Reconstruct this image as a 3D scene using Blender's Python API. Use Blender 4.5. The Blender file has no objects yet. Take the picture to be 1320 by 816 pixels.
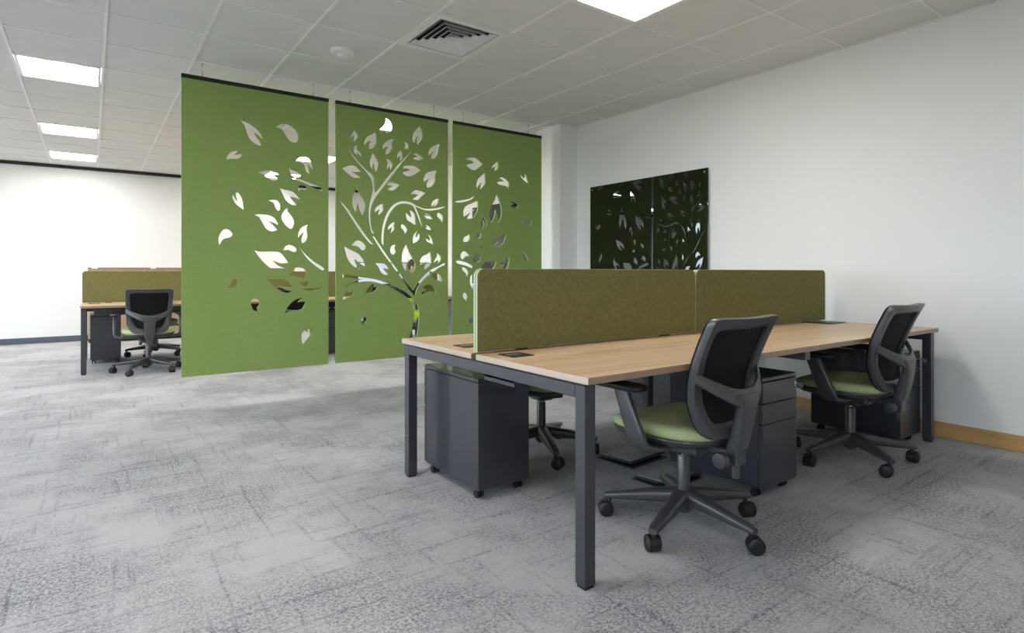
import bpy, bmesh, math, random
from mathutils import Vector, Matrix
random.seed(7)
R = math.radians
sc = bpy.context.scene
col = sc.collection

# ------------------------------------------------------------------ camera
cd = bpy.data.cameras.new('camera'); cam = bpy.data.objects.new('camera', cd); col.objects.link(cam)
cam.location = (-1.351, -1.442, 1.0836)
cam.rotation_euler = (R(90), 0, 0.9474 - math.pi/2)
cd.sensor_fit = 'HORIZONTAL'; cd.sensor_width = 36.0
cd.lens = 753.35/1320*36.0
cd.shift_x = 0.0
cd.shift_y = -(408-351.44)/1320
cd.clip_start = .02
sc.camera = cam

# ------------------------------------------------------------------ light and exposure
w = bpy.data.worlds.new('daylight'); sc.world = w; w.use_nodes = True
wn = w.node_tree; wn.nodes.clear()
bg = wn.nodes.new('ShaderNodeBackground'); wo = wn.nodes.new('ShaderNodeOutputWorld')
bg.inputs[0].default_value = (0.66, 0.83, 1.0, 1); bg.inputs[1].default_value = 4.2
# overcast sky above the horizon, dull ground below it
wtc = wn.nodes.new('ShaderNodeTexCoord'); wsp = wn.nodes.new('ShaderNodeSeparateXYZ'); wcr = wn.nodes.new('ShaderNodeValToRGB')
wmr = wn.nodes.new('ShaderNodeMapRange'); wmr.inputs['From Min'].default_value = -1; wmr.inputs['From Max'].default_value = 1
wn.links.new(wtc.outputs['Generated'], wsp.inputs[0]); wn.links.new(wsp.outputs['Z'], wmr.inputs['Value']); wn.links.new(wmr.outputs[0], wcr.inputs[0])
we = wcr.color_ramp.elements
we[0].position = .49; we[0].color = (.20, .205, .20, 1); we[1].position = .51; we[1].color = (.80, .88, 1.0, 1)
k_ = we.new(1.0); k_.color = (.46, .68, 1.0, 1)
wn.links.new(wcr.outputs[0], bg.inputs[0])
wn.links.new(bg.outputs[0], wo.inputs[0])
LAMP_STRENGTH = 13.0
sc.view_settings.view_transform = 'Standard'; sc.view_settings.look = 'None'
sc.view_settings.gamma = 1.0; sc.view_settings.use_curve_mapping = False
sc.view_settings.exposure = 1.40
sc.cycles.max_bounces = 10; sc.cycles.diffuse_bounces = 6; sc.cycles.transparent_max_bounces = 8
sc.cycles.sample_clamp_indirect = 6.0; sc.cycles.use_denoising = True

# ------------------------------------------------------------------ dimensions
H = 2.76
XR, XL = 3.21, -6.2          # right and left wall
YF, YB = 10.08, -4.6         # far and back wall
GX, GY, TX, TY = 0.461, 1.897, 0.5785, 0.627   # ceiling grid

# ------------------------------------------------------------------ materials
def mat(name, colr, rough=.5, metal=0.0, coat=0.0, spec=.5, bump=None, vary=None):
    m = bpy.data.materials.new(name); m.use_nodes = True
    nt = m.node_tree; b = nt.nodes['Principled BSDF']
    b.inputs['Base Color'].default_value = (*colr, 1); b.inputs['Roughness'].default_value = rough
    b.inputs['Metallic'].default_value = metal; b.inputs['Coat Weight'].default_value = coat
    b.inputs['Specular IOR Level'].default_value = spec
    tc = nt.nodes.new('ShaderNodeTexCoord')
    if vary:
        sc_, amt = vary
        n = nt.nodes.new('ShaderNodeTexNoise'); n.inputs['Scale'].default_value = sc_; n.inputs['Detail'].default_value = 3
        nt.links.new(tc.outputs['Object'], n.inputs['Vector'])
        mr = nt.nodes.new('ShaderNodeMapRange'); mr.inputs['From Min'].default_value = .3; mr.inputs['From Max'].default_value = .7
        mr.inputs['To Min'].default_value = 1-amt; mr.inputs['To Max'].default_value = 1+amt
        nt.links.new(n.outputs['Fac'], mr.inputs['Value'])
        mx = nt.nodes.new('ShaderNodeVectorMath'); mx.operation = 'SCALE'; mx.inputs[0].default_value = colr
        nt.links.new(mr.outputs[0], mx.inputs['Scale']); nt.links.new(mx.outputs[0], b.inputs['Base Color'])
    if bump:
        sc_, st, dist = bump
        n2 = nt.nodes.new('ShaderNodeTexNoise'); n2.inputs['Scale'].default_value = sc_; n2.inputs['Detail'].default_value = 2
        nt.links.new(tc.outputs['Object'], n2.inputs['Vector'])
        bp = nt.nodes.new('ShaderNodeBump'); bp.inputs['Strength'].default_value = st; bp.inputs['Distance'].default_value = dist
        nt.links.new(n2.outputs['Fac'], bp.inputs['Height']); nt.links.new(bp.outputs[0], b.inputs['Normal'])
    return m

def emit(name, colr, s):
    m = bpy.data.materials.new(name); m.use_nodes = True
    b = m.node_tree.nodes['Principled BSDF']
    b.inputs['Base Color'].default_value = (.8, .8, .8, 1)
    b.inputs['Emission Color'].default_value = (*colr, 1); b.inputs['Emission Strength'].default_value = s
    return m

def wood(name, c1, c2, c3, axis='x', scale=1.0, rough=.45, coat=.0):
    m = bpy.data.materials.new(name); m.use_nodes = True
    nt = m.node_tree; N = nt.nodes; L = nt.links; b = N['Principled BSDF']
    tc = N.new('ShaderNodeTexCoord'); mp = N.new('ShaderNodeMapping')
    s = {'x': (1.0, 9, 9), 'y': (9, 1.0, 9), 'z': (9, 9, 1.0)}[axis]
    mp.inputs['Scale'].default_value = [v*scale for v in s]
    L.new(tc.outputs['Object'], mp.inputs['Vector'])
    n = N.new('ShaderNodeTexNoise'); n.inputs['Scale'].default_value = 1.3; n.inputs['Detail'].default_value = 7; n.inputs['Roughness'].default_value = .62; n.inputs['Distortion'].default_value = .5
    L.new(mp.outputs[0], n.inputs['Vector'])
    mp2 = N.new('ShaderNodeMapping'); mp2.inputs['Scale'].default_value = [v*scale*(1 if v == 1.0 else 6) for v in s]
    L.new(tc.outputs['Object'], mp2.inputs['Vector'])
    n2 = N.new('ShaderNodeTexNoise'); n2.inputs['Scale'].default_value = 3; n2.inputs['Detail'].default_value = 3
    L.new(mp2.outputs[0], n2.inputs['Vector'])
    ad = N.new('ShaderNodeMath'); ad.operation = 'MULTIPLY_ADD'; ad.inputs[1].default_value = .3; L.new(n2.outputs['Fac'], ad.inputs[0]); L.new(n.outputs['Fac'], ad.inputs[2])
    cr = N.new('ShaderNodeValToRGB'); e = cr.color_ramp.elements
    e[0].position = .42; e[0].color = (*c1, 1); e[1].position = .88; e[1].color = (*c3, 1)
    k = e.new(.62); k.color = (*c2, 1)
    L.new(ad.outputs[0], cr.inputs[0]); L.new(cr.outputs[0], b.inputs['Base Color'])
    b.inputs['Roughness'].default_value = rough; b.inputs['Coat Weight'].default_value = coat; b.inputs['Coat Roughness'].default_value = .3
    return m

def carpet():
    m = bpy.data.materials.new('grey loop carpet'); m.use_nodes = True
    nt = m.node_tree; N = nt.nodes; L = nt.links; b = N['Principled BSDF']
    tc = N.new('ShaderNodeTexCoord')
    def noise(scale, det, sx=1, sy=1, rough=.6, dist=0):
        mp = N.new('ShaderNodeMapping'); mp.inputs['Scale'].default_value = (sx, sy, 1); L.new(tc.outputs['Object'], mp.inputs['Vector'])
        n = N.new('ShaderNodeTexNoise'); n.inputs['Scale'].default_value = scale; n.inputs['Detail'].default_value = det
        n.inputs['Roughness'].default_value = rough; n.inputs['Distortion'].default_value = dist
        L.new(mp.outputs[0], n.inputs['Vector']); return n.outputs['Fac']
    def rng(v, a, b_, c, d):
        r = N.new('ShaderNodeMapRange'); r.inputs['From Min'].default_value = a; r.inputs['From Max'].default_value = b_
        r.inputs['To Min'].default_value = c; r.inputs['To Max'].default_value = d; L.new(v, r.inputs['Value']); return r.outputs[0]
    def op(o, a, b_):
        k = N.new('ShaderNodeMath'); k.operation = o
        for i, v in enumerate((a, b_)):
            if isinstance(v, (int, float)): k.inputs[i].default_value = v
            else: L.new(v, k.inputs[i])
        return k.outputs[0]
    fine = rng(noise(330, 2), .36, .64, 0, 1)
    mid = rng(noise(85, 5, rough=.82), .45, .60, 0, 1)
    patch = rng(noise(1.5, 5, rough=.68), .42, .60, .05, 1)
    sx = rng(noise(1.0, 5, 1.5, 34, .62, .35), .54, .64, 0, 1)
    sy = rng(noise(1.0, 5, 34, 1.5, .62, .35), .56, .66, 0, 1)
    streak = op('MULTIPLY', op('MAXIMUM', sx, sy), rng(noise(65, 5, rough=.75), .44, .56, 0, 1))
    dark = op('MULTIPLY', op('MULTIPLY', mid, patch), .78)
    dark = op('MAXIMUM', dark, op('MULTIPLY', streak, op('ADD', op('MULTIPLY', patch, .6), .30)))
    dark = op('ADD', op('MULTIPLY', dark, rng(fine, 0, 1, .65, 1.0)), op('MULTIPLY', fine, .44))
    cr = N.new('ShaderNodeValToRGB'); e = cr.color_ramp.elements
    e[0].position = 0; e[0].color = (.60, .59, .595, 1); e[1].position = 1; e[1].color = (.10, .103, .115, 1)
    k = e.new(.45); k.color = (.30, .296, .308, 1)
    L.new(dark, cr.inputs[0]); L.new(cr.outputs[0], b.inputs['Base Color'])
    b.inputs['Roughness'].default_value = .95; b.inputs['Specular IOR Level'].default_value = .15
    bp = N.new('ShaderNodeBump'); bp.inputs['Strength'].default_value = .5; bp.inputs['Distance'].default_value = .004
    L.new(noise(240, 2), bp.inputs['Height']); L.new(bp.outputs[0], b.inputs['Normal'])
    return m

def felt(name, c, amt=.22):
    m = mat(name, c, .95, spec=.15, bump=(420, .35, .002))
    nt = m.node_tree; N = nt.nodes; L = nt.links; b = N['Principled BSDF']
    tc = N.new('ShaderNodeTexCoord')
    n = N.new('ShaderNodeTexNoise'); n.inputs['Scale'].default_value = 260; n.inputs['Detail'].default_value = 3; L.new(tc.outputs['Object'], n.inputs['Vector'])
    n3 = N.new('ShaderNodeTexNoise'); n3.inputs['Scale'].default_value = 45; n3.inputs['Detail'].default_value = 3; L.new(tc.outputs['Object'], n3.inputs['Vector'])
    ad = N.new('ShaderNodeMath'); ad.operation = 'MULTIPLY_ADD'; ad.inputs[1].default_value = .6; L.new(n3.outputs['Fac'], ad.inputs[0]); L.new(n.outputs['Fac'], ad.inputs[2])
    mr = N.new('ShaderNodeMapRange'); mr.inputs['From Min'].default_value = .55; mr.inputs['From Max'].default_value = 1.05
    mr.inputs['To Min'].default_value = 1-amt; mr.inputs['To Max'].default_value = 1+amt; L.new(ad.outputs[0], mr.inputs['Value'])
    v = N.new('ShaderNodeVectorMath'); v.operation = 'SCALE'; v.inputs[0].default_value = c; L.new(mr.outputs[0], v.inputs['Scale']); L.new(v.outputs[0], b.inputs['Base Color'])
    return m

def glass_pane():
    m = bpy.data.materials.new('window glass'); m.use_nodes = True
    nt = m.node_tree; N = nt.nodes; N.clear()
    t = N.new('ShaderNodeBsdfTransparent'); t.inputs[0].default_value = (.93, .96, .95, 1)
    g = N.new('ShaderNodeBsdfGlossy'); g.inputs['Roughness'].default_value = .02
    mx = N.new('ShaderNodeMixShader'); mx.inputs[0].default_value = .05
    o = N.new('ShaderNodeOutputMaterial')
    nt.links.new(t.outputs[0], mx.inputs[1]); nt.links.new(g.outputs[0], mx.inputs[2]); nt.links.new(mx.outputs[0], o.inputs[0])
    return m

M = dict(
    wall=mat('white wall paint', (.80, .80, .785), .8, spec=.25, bump=(300, .05, .001)),
    tile=mat('mineral fibre ceiling tile', (.70, .70, .68), .9, spec=.15, bump=(500, .25, .002), vary=(3, .02)),
    grid=mat('white ceiling grid', (.78, .78, .75), .45),
    carpet=carpet(),
    oak=wood('light oak laminate', (.37, .225, .115), (.53, .36, .205), (.63, .455, .28), 'x', 1.0, .42, .25),
    oak_edge_daylit=wood('oak edging with painted daylight', (.40, .31, .24), (.47, .38, .31), (.52, .43, .36), 'y', 1.0, .35, .45),  # same oak; bluish daylight on the desktop ends is painted into this colour
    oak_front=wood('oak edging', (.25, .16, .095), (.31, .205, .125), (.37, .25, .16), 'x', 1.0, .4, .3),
    oak_trim=wood('honey oak skirting', (.42, .22, .075), (.53, .30, .11), (.62, .37, .15), 'y', 1.0, .4, .2),
    oak_unit=wood('brown oak cupboard', (.27, .18, .12), (.36, .25, .17), (.43, .31, .22), 'z', 1.0, .5),
    steel=mat('anthracite powder coat', (.027, .029, .038), .36, spec=.8, coat=.25, bump=(900, .04, .0005)),
    steel_ped=mat('dark grey steel cabinet', (.026, .028, .036), .32, spec=.8, coat=.3),
    black=mat('black plastic', (.012, .012, .013), .42),
    nylon=mat('charcoal nylon', (.050, .050, .053), .33, spec=.7, bump=(700, .12, .0006)),
    rubber=mat('black castor tread', (.010, .010, .011), .5),
    chrome=mat('chrome', (.75, .75, .76), .18, 1.0),
    alu=mat('brushed steel', (.42, .42, .43), .35, 1.0),
    mesh=mat('black chair mesh', (.010, .010, .011), .75, spec=.2, bump=(900, .6, .001)),
    seat=felt('green wool seat', (.40, .45, .235), .14),
    olive=felt('olive felt screen', (.205, .190, .074), .24),
    mint=mat('pale green felt edge', (.42, .50, .33), .9, spec=.1),
    green=felt('leaf green felt', (.27, .37, .115), .07),
    green_edge=mat('pale cut felt edge', (.62, .68, .45), .9, spec=.1),
    rail=mat('black panel rail', (.006, .006, .006), .4),
    gloss=mat('black glass', (.004, .0045, .004), .015, spec=1.0),
    white=mat('white plastic', (.80, .80, .79), .35),
    dark_void=mat('black void', (.004, .004, .004), .9),
    skirt=mat('blue grey skirting', (.085, .10, .125), .5),
    trim=mat('black ceiling trim', (.012, .012, .012), .6),
    lamp=emit('lit diffuser', (1.0, .972, .93), LAMP_STRENGTH),
    glass=glass_pane(),
    frame=mat('window frame grey', (.30, .31, .32), .4),
    skin=mat('skin', (.56, .33, .24), .55, spec=.4, vary=(20, .05)),
    hair=mat('short brown hair', (.055, .035, .025), .8, bump=(150, .5, .004)),
    navy=mat('navy cloth', (.012, .020, .045), .85, bump=(250, .3, .002)),
    hivis=mat('lime high visibility cloth', (.58, .82, .02), .7, bump=(250, .25, .002)),
    silver=mat('silver reflective tape', (.42, .44, .44), .4, .3),
    shoe=mat('black shoe leather', (.012, .011, .010), .4),
    scr_dark=emit('dark blue display', (.03, .07, .22), .35),
    scr_light=emit('lavender display', (.36, .40, .80), .20),
)

# ------------------------------------------------------------------ helpers
def link(name, me, parent=None):
    o = bpy.data.objects.new(name, me); col.objects.link(o)
    if parent is not None: o.parent = parent
    return o
def obj(name, bm, ms, parent=None, smooth=None):
    me = bpy.data.meshes.new(name)
    bmesh.ops.recalc_face_normals(bm, faces=bm.faces[:])
    bm.to_mesh(me); bm.free()
    for m in (ms if isinstance(ms, (list, tuple)) else [ms]): me.materials.append(M[m] if isinstance(m, str) else m)
    if smooth is not None:
        me.polygons.foreach_set('use_smooth', [True]*len(me.polygons))
        try: me.set_sharp_from_angle(angle=R(smooth))
        except Exception: pass
    return link(name, me, parent)
def thing(name, label, cat, loc=(0, 0, 0), rz=0, group=None):
    o = bpy.data.objects.new(name, None); col.objects.link(o); o.location = loc; o.rotation_euler = (0, 0, rz)
    o.empty_display_size = .1
    o['label'] = label; o['category'] = cat
    if group: o['group'] = group
    return o
def tag(o, label, cat, group=None):
    o['label'] = label; o['category'] = cat
    if group: o['group'] = group
    return o
def struct(o): o['kind'] = 'structure'; return o
def copy_tree(o, parent=None):
    c = o.copy(); col.objects.link(c)
    if parent is not None: c.parent = parent
    for ch in list(o.children): copy_tree(ch, c)
    return c
def merge(dst, src, mtx=None):
    if mtx is not None: bmesh.ops.transform(src, matrix=mtx, verts=src.verts)
    src.verts.index_update()
    vs = [dst.verts.new(v.co) for v in src.verts]
    for f in src.faces:
        try:
            nf = dst.faces.new([vs[v.index] for v in f.verts]); nf.material_index = f.material_index
        except ValueError: pass
    src.free()
def box(bm, x0, x1, y0, y1, z0, z1, bev=0.0, seg=1, mi=0, mtx=None):
    t = bmesh.new(); bmesh.ops.create_cube(t, size=1)
    for v in t.verts: v.co = Vector((x0+(v.co.x+.5)*(x1-x0), y0+(v.co.y+.5)*(y1-y0), z0+(v.co.z+.5)*(z1-z0)))
    if bev > 0: bmesh.ops.bevel(t, geom=t.edges[:], offset=bev, segments=seg, affect='EDGES', profile=.5)
    for f in t.faces: f.material_index = mi
    merge(bm, t, mtx); return bm
def B(*a, **k): return box(bmesh.new(), *a, **k)
def cyl(bm, p0, p1, r0, r1=None, n=16, mi=0, cap=True):
    r1 = r0 if r1 is None else r1
    p0, p1 = Vector(p0), Vector(p1); d = (p1-p0); 
    q = d.to_track_quat('Z', 'Y')
    ring = []
    for p, r in ((p0, r0), (p1, r1)):
        ring.append([bm.verts.new(p + q @ Vector((r*math.cos(2*math.pi*i/n), r*math.sin(2*math.pi*i/n), 0))) for i in range(n)])
    for i in range(n):
        f = bm.faces.new((ring[0][i], ring[0][(i+1) % n], ring[1][(i+1) % n], ring[1][i])); f.material_index = mi
    if cap:
        for rr in ring: bm.faces.new(rr).material_index = mi
    return bm
def lathe(bm, prof, center=(0, 0, 0), axis='z', n=24, mi=0):
    c = Vector(center); rings = []
    for r, h in prof:
        row = []
        for i in range(n):
            a = 2*math.pi*i/n; u, v = r*math.cos(a), r*math.sin(a)
            p = {'z': (u, v, h), 'x': (h, u, v), 'y': (u, h, v)}[axis]
            row.append(bm.verts.new(c+Vector(p)))
        rings.append(row)
    for a, b_ in zip(rings, rings[1:]):
        for i in range(n): bm.faces.new((a[i], a[(i+1) % n], b_[(i+1) % n], b_[i])).material_index = mi
    bm.faces.new(rings[0]).material_index = mi; bm.faces.new(rings[-1]).material_index = mi
    return bm
def loft(bm, loops, cap=True, mi=0):
    rows = [[bm.verts.new(p) for p in lp] for lp in loops]; n = len(rows[0])
    for a, b_ in zip(rows, rows[1:]):
        for i in range(n): bm.faces.new((a[i], a[(i+1) % n], b_[(i+1) % n], b_[i])).material_index = mi
    if cap: bm.faces.new(rows[0]).material_index = mi; bm.faces.new(rows[-1]).material_index = mi
    return bm
def sq(c, u, v, hu, hv, n=16, e=4.0):
    c, u, v = Vector(c), Vector(u).normalized(), Vector(v).normalized(); out = []
    for i in range(n):
        a = 2*math.pi*(i+.5)/n; ca, sa = math.cos(a), math.sin(a)
        out.append(c + u*(hu*math.copysign(abs(ca)**(2/e), ca)) + v*(hv*math.copysign(abs(sa)**(2/e), sa)))
    return out
def tube(bm, pts, r, n=8, mi=0):
    pts = [Vector(p) for p in pts]; loops = []
    for i, p in enumerate(pts):
        d = (pts[min(i+1, len(pts)-1)]-pts[max(i-1, 0)]).normalized()
        u = d.orthogonal().normalized() if i == 0 else (u - d*u.dot(d)).normalized()
        rr = r[i] if isinstance(r, (list, tuple)) else r
        loops.append(sq(p, u, d.cross(u), rr, rr, n, 2.0))
    return loft(bm, loops, True, mi)
def cat(pts, closed=True, n=6):
    """Catmull-Rom through (x, y[, 'c']) points; 'c' marks a corner."""
    P = [(float(p[0]), float(p[1])) for p in pts]; C = [len(p) > 2 for p in pts]; N_ = len(P); out = []
    for i in range(N_ if closed else N_-1):
        j = (i+1) % N_
        p1, p2 = P[i], P[j]
        p0 = P[i-1] if not C[i] and (closed or i > 0) else (2*p1[0]-p2[0], 2*p1[1]-p2[1])
        p3 = P[(j+1) % N_] if not C[j] and (closed or j < N_-1) else (2*p2[0]-p1[0], 2*p2[1]-p1[1])
        if C[i]:  p0 = (p1[0]-(p2[0]-p1[0])*.5, p1[1]-(p2[1]-p1[1])*.5)
        if C[j]:  p3 = (p2[0]+(p2[0]-p1[0])*.5, p2[1]+(p2[1]-p1[1])*.5)
        for k in range(n):
            t = k/n; q = []
            for d in (0, 1):
                a, b_, c_, e_ = p0[d], p1[d], p2[d], p3[d]
                q.append(.5*(2*b_+(c_-a)*t+(2*a-5*b_+4*c_-e_)*t*t+(3*b_-a-3*c_+e_)*t**3))
            out.append(tuple(q))
    if not closed: out.append(P[-1])
    return out

# ------------------------------------------------------------------ room shell
fl = struct(obj('floor', B(XL-.2, XR+.2, YB-.2, YF+.2, -.08, 0), 'carpet'))
struct(obj('wall_right', B(XR, XR+.15, YB-.15, YF+.15, 0, H+.3), 'wall'))
struct(obj('wall_far', B(XL-.15, XR, YF, YF+.15, 0, H+.3), 'wall'))
struct(obj('wall_back', B(XL-.15, XR, YB-.15, YB, 0, H+.3), 'wall'))
WIN = [(-3.8, -1.6), (-1.2, 1.2), (1.6, 4.0), (4.4, 6.8), (7.2, 9.6)]
WZ0, WZ1 = .85, 2.55
bm = bmesh.new()
box(bm, XL-.2, XL, YB-.15, YF+.15, 0, WZ0); box(bm, XL-.2, XL, YB-.15, YF+.15, WZ1, H+.3)
ys = [YB-.15]+[v for p in WIN for v in p]+[YF+.15]
for a, b_ in zip(ys[0::2], ys[1::2]): box(bm, XL-.2, XL, a, b_, WZ0, WZ1)
struct(obj('wall_left', bm, 'wall'))
for i, (a, b_) in enumerate(WIN):
    fr = bmesh.new(); t = .05
    for z0, z1 in ((WZ0, WZ0+t), (WZ1-t, WZ1)): box(fr, XL-.14, XL-.07, a, b_, z0, z1)
    for y0, y1 in ((a, a+t), (b_-t, b_), ((a+b_)/2-t/2, (a+b_)/2+t/2)): box(fr, XL-.14, XL-.07, y0, y1, WZ0, WZ1)
    o = struct(obj('window_%d' % (i+1), fr, 'frame'))
    for y0, y1 in ((a+t, (a+b_)/2-t/2), ((a+b_)/2+t/2, b_-t)): obj('pane', B(XL-.11, XL-.10, y0, y1, WZ0+t, WZ1-t), 'glass', o)
    pl = bpy.data.lights.new('window portal', 'AREA'); pl.shape = 'RECTANGLE'; pl.size = WZ1-WZ0; pl.size_y = b_-a
    pl.cycles.is_portal = True
    po = bpy.data.objects.new('window_portal', pl); col.objects.link(po); po.location = (XL-.16, (a+b_)/2, (WZ0+WZ1)/2)
    po.rotation_euler = (0, R(-90), 0)
# boxed column against the right wall, behind the hanging panels
struct(obj('wall_column', B(2.945, XR, 3.605, 4.03, 0, H+.02), 'wall'))
struct(obj('baseboard_right', B(XR-.018, XR, YB, 3.605, 0, .098, .003), 'oak_trim'))
struct(obj('baseboard_far', B(XL, XR, YF-.016, YF, 0, .092, .002), 'skirt'))
struct(obj('baseboard_column', B(2.929, 2.945, 3.589, 4.03, 0, .098, .002), 'oak_trim'))
struct(obj('trim_1', B(XL, XR, YF-.05, YF, H-.045, H-.001), 'trim'))
# ceiling: slab above, T-bar grid and lay-in tiles as pieces
ce = struct(obj('ceiling', B(XL-.15, XR+.15, YB-.15, YF+.15, H+.06, H+.2), 'wall'))
xs = [GX+TX*i for i in range(-11, 5)]; ys = [GY+TY*j for j in range(-10, 14)]
xe = [XL]+[x for x in xs if x > XL+.03]+[XR]; ye = [YB]+[y for y in ys if YB+.03 < y < YF-.06]+[YF-.05]
LAMPS = [(i, j) for i in (-9, -4, 1) for j in (-7, -2, 4, 8, 11) if j != -7 or i == -4]
lampset = set(LAMPS); used = set(lampset); used.add((0, 0))
def cell(x, y): return (round((x-GX)/TX), round((y-GY)/TY)) if abs((x-GX)/TX-round((x-GX)/TX)) < .01 and abs((y-GY)/TY-round((y-GY)/TY)) < .01 else None
tiles = {}; rest = bmesh.new()
for xa, xb in zip(xe, xe[1:]):
    for ya, yb in zip(ye, ye[1:]):
        if cell(xa, ya) in used: continue
        if xa > -3.4 and ya > -.7:
            k = (round(xb-xa, 3), round(yb-ya, 3))
            if k not in tiles:
                b0 = B(-k[0]/2+.002, k[0]/2-.002, -k[1]/2+.002, k[1]/2-.002, 0, .016)
                me = bpy.data.meshes.new('ceiling_tile'); b0.to_mesh(me); b0.free(); me.materials.append(M['tile']); tiles[k] = me
            o = link('ceiling_tile', tiles[k], ce); o.location = ((xa+xb)/2, (ya+yb)/2, H+.004)
        else: box(rest, xa, xb, ya, yb, H+.004, H+.018)
o = obj('outer_ceiling_tiles', rest, 'tile', ce); o['kind'] = 'stuff'
for x in xe[1:-1]:
    b0 = B(x-.0095, x+.0095, YB, YF-.05, H-.003, H+.004); box(b0, x-.002, x+.002, YB, YF-.05, H+.004, H+.03); obj('main_runner', b0, 'grid', ce)
for y in ye[1:-1]:
    b0 = B(XL, XR, y-.008, y+.008, H-.0015, H+.004); obj('cross_tee', b0, 'grid', ce)
b0 = B(XR-.02, XR, YB, 3.605, H-.003, H+.004); obj('wall_angle', b0, 'grid', ce)

# ------------------------------------------------------------------ ceiling fittings
LL = {(-4, 4): 'square lit ceiling panel at top left, nearest of the three in the left row', (-4, 8): 'square lit ceiling panel at left, middle of the left row of three',
      (-4, 11): 'square lit ceiling panel at left, farthest of the row and nearest the far wall', (1, -2): 'large square lit ceiling panel above the near oak bench desk',
      (1, 4): 'square lit ceiling panel just behind the middle tree panel', (1, 8): 'square lit ceiling panel seen through the gap beside the first green panel',
      (1, 11): 'square lit ceiling panel at the far wall, seen through the first green panel'}
for (i, j) in LAMPS:
    x, y = GX+TX*i, GY+TY*j
    if (i, j) in LL: t = thing('ceiling_light', LL[(i, j)], 'ceiling light', (x+TX/2, y+TY/2, H))
    else: t = thing('ceiling_light', 'square lit ceiling panel outside the photo, lighting the office', 'ceiling light', (x+TX/2, y+TY/2, H), 0, 'ceiling lights out of view')
    a, b_ = TX/2-.013, TY/2-.013
    fr = bmesh.new()
    box(fr, -a, a, -b_, -b_+.02, -.004, .04); box(fr, -a, a, b_-.02, b_, -.004, .04)
    box(fr, -a, -a+.02, -b_+.02, b_-.02, -.004, .04); box(fr, a-.02, a, -b_+.02, b_-.02, -.004, .04)
    obj('frame', fr, 'white', t)
    obj('diffuser', B(-a+.02, a-.02, -b_+.02, b_-.02, .002, .012), 'lamp', t)
# four-way air diffuser
t = thing('air_diffuser', 'square white four-way ceiling air vent with black louvre slots', 'air vent', (GX+TX/2, GY+TY/2, H))
a, b_ = TX/2-.010, TY/2-.010
fr = bmesh.new()
def sqring(bm, s0, z0, s1, z1, th=.004, mi=0):
    def rect(s, z): return [Vector((sx*s*a, sy*s*b_, z)) for sx, sy in ((-1, -1), (1, -1), (1, 1), (-1, 1))]
    A0, A1 = rect(s0, z0), rect(s1, z1); C0, C1 = rect(s0, z0+th), rect(s1, z1+th)
    vs = [[bm.verts.new(p) for p in l] for l in (A0, A1, C1, C0)]
    for p, q in ((0, 1), (1, 2), (2, 3), (3, 0)):
        for i in range(4): bm.faces.new((vs[p][i], vs[p][(i+1) % 4], vs[q][(i+1) % 4], vs[q][i])).material_index = mi
sqring(fr, 1.0, -.004, .84, -.004, .012); obj('frame', fr, 'white', t)
obj('dark_plenum', B(-a, a, -b_, b_, .050, .055), 'dark_void', t)
for k in range(5):
    s = .79-.152*k
    r = bmesh.new(); sqring(r, s, -.003, s-.075, .022, .003); obj('louvre', r, 'white', t)
lc = bmesh.new(); box(lc, -.03, .03, -.03, .03, -.004, .004, .003); obj('centre_cap', lc, 'white', t)
# smoke detector
bm = lathe(bmesh.new(), [(.088, 0), (.090, -.010), (.083, -.026), (.060, -.034), (.040, -.036), (.038, -.046), (.022, -.050), (.002, -.050)])
sd = tag(obj('smoke_detector', bm, 'white', None, 40), 'round white smoke detector on the ceiling above the green panels', 'smoke detector'); sd.location = (.188, 2.895, H+.004)
obj('sensor_cap', lathe(bmesh.new(), [(.024, -.050), (.024, -.053), (.016, -.055), (.002, -.055)]), 'grid', sd, 40)

# ------------------------------------------------------------------ hanging felt panels with leaf cut-outs
F_, Y0_, YAW_, C0_ = 753.35, 351.44, 0.9474, 660.0
CAMP = Vector((-1.351, -1.442, 1.0836)); FW = Vector((math.cos(YAW_), math.sin(YAW_), 0)); RT = Vector((math.sin(YAW_), -math.cos(YAW_), 0))
YP, TH = 3.79, .024
def leafxz(u, v):
    """where a measured outline point lies on the panel plane (metres)"""
    r = FW + RT*((u-C0_)/F_) + Vector((0, 0, 1))*((Y0_-v)/F_)
    p = CAMP + r*((YP-CAMP.y)/r.y); return (p.x, p.z)
def S(ox, oy, k, txt):
    """measured outlines: 'x,y' points, a trailing c marks a corner; shapes are split by |"""
    out = []
    for shp in txt.split('|'):
        pts = []
        for tok in shp.split():
            c = tok.endswith('c'); x, y = tok.rstrip('c').split(',')
            u, v = leafxz(ox+float(x)/k, oy+float(y)/k); pts.append((u, v, 'c') if c else (u, v))
        out.append(cat(pts, True, 5))
    return out
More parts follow.
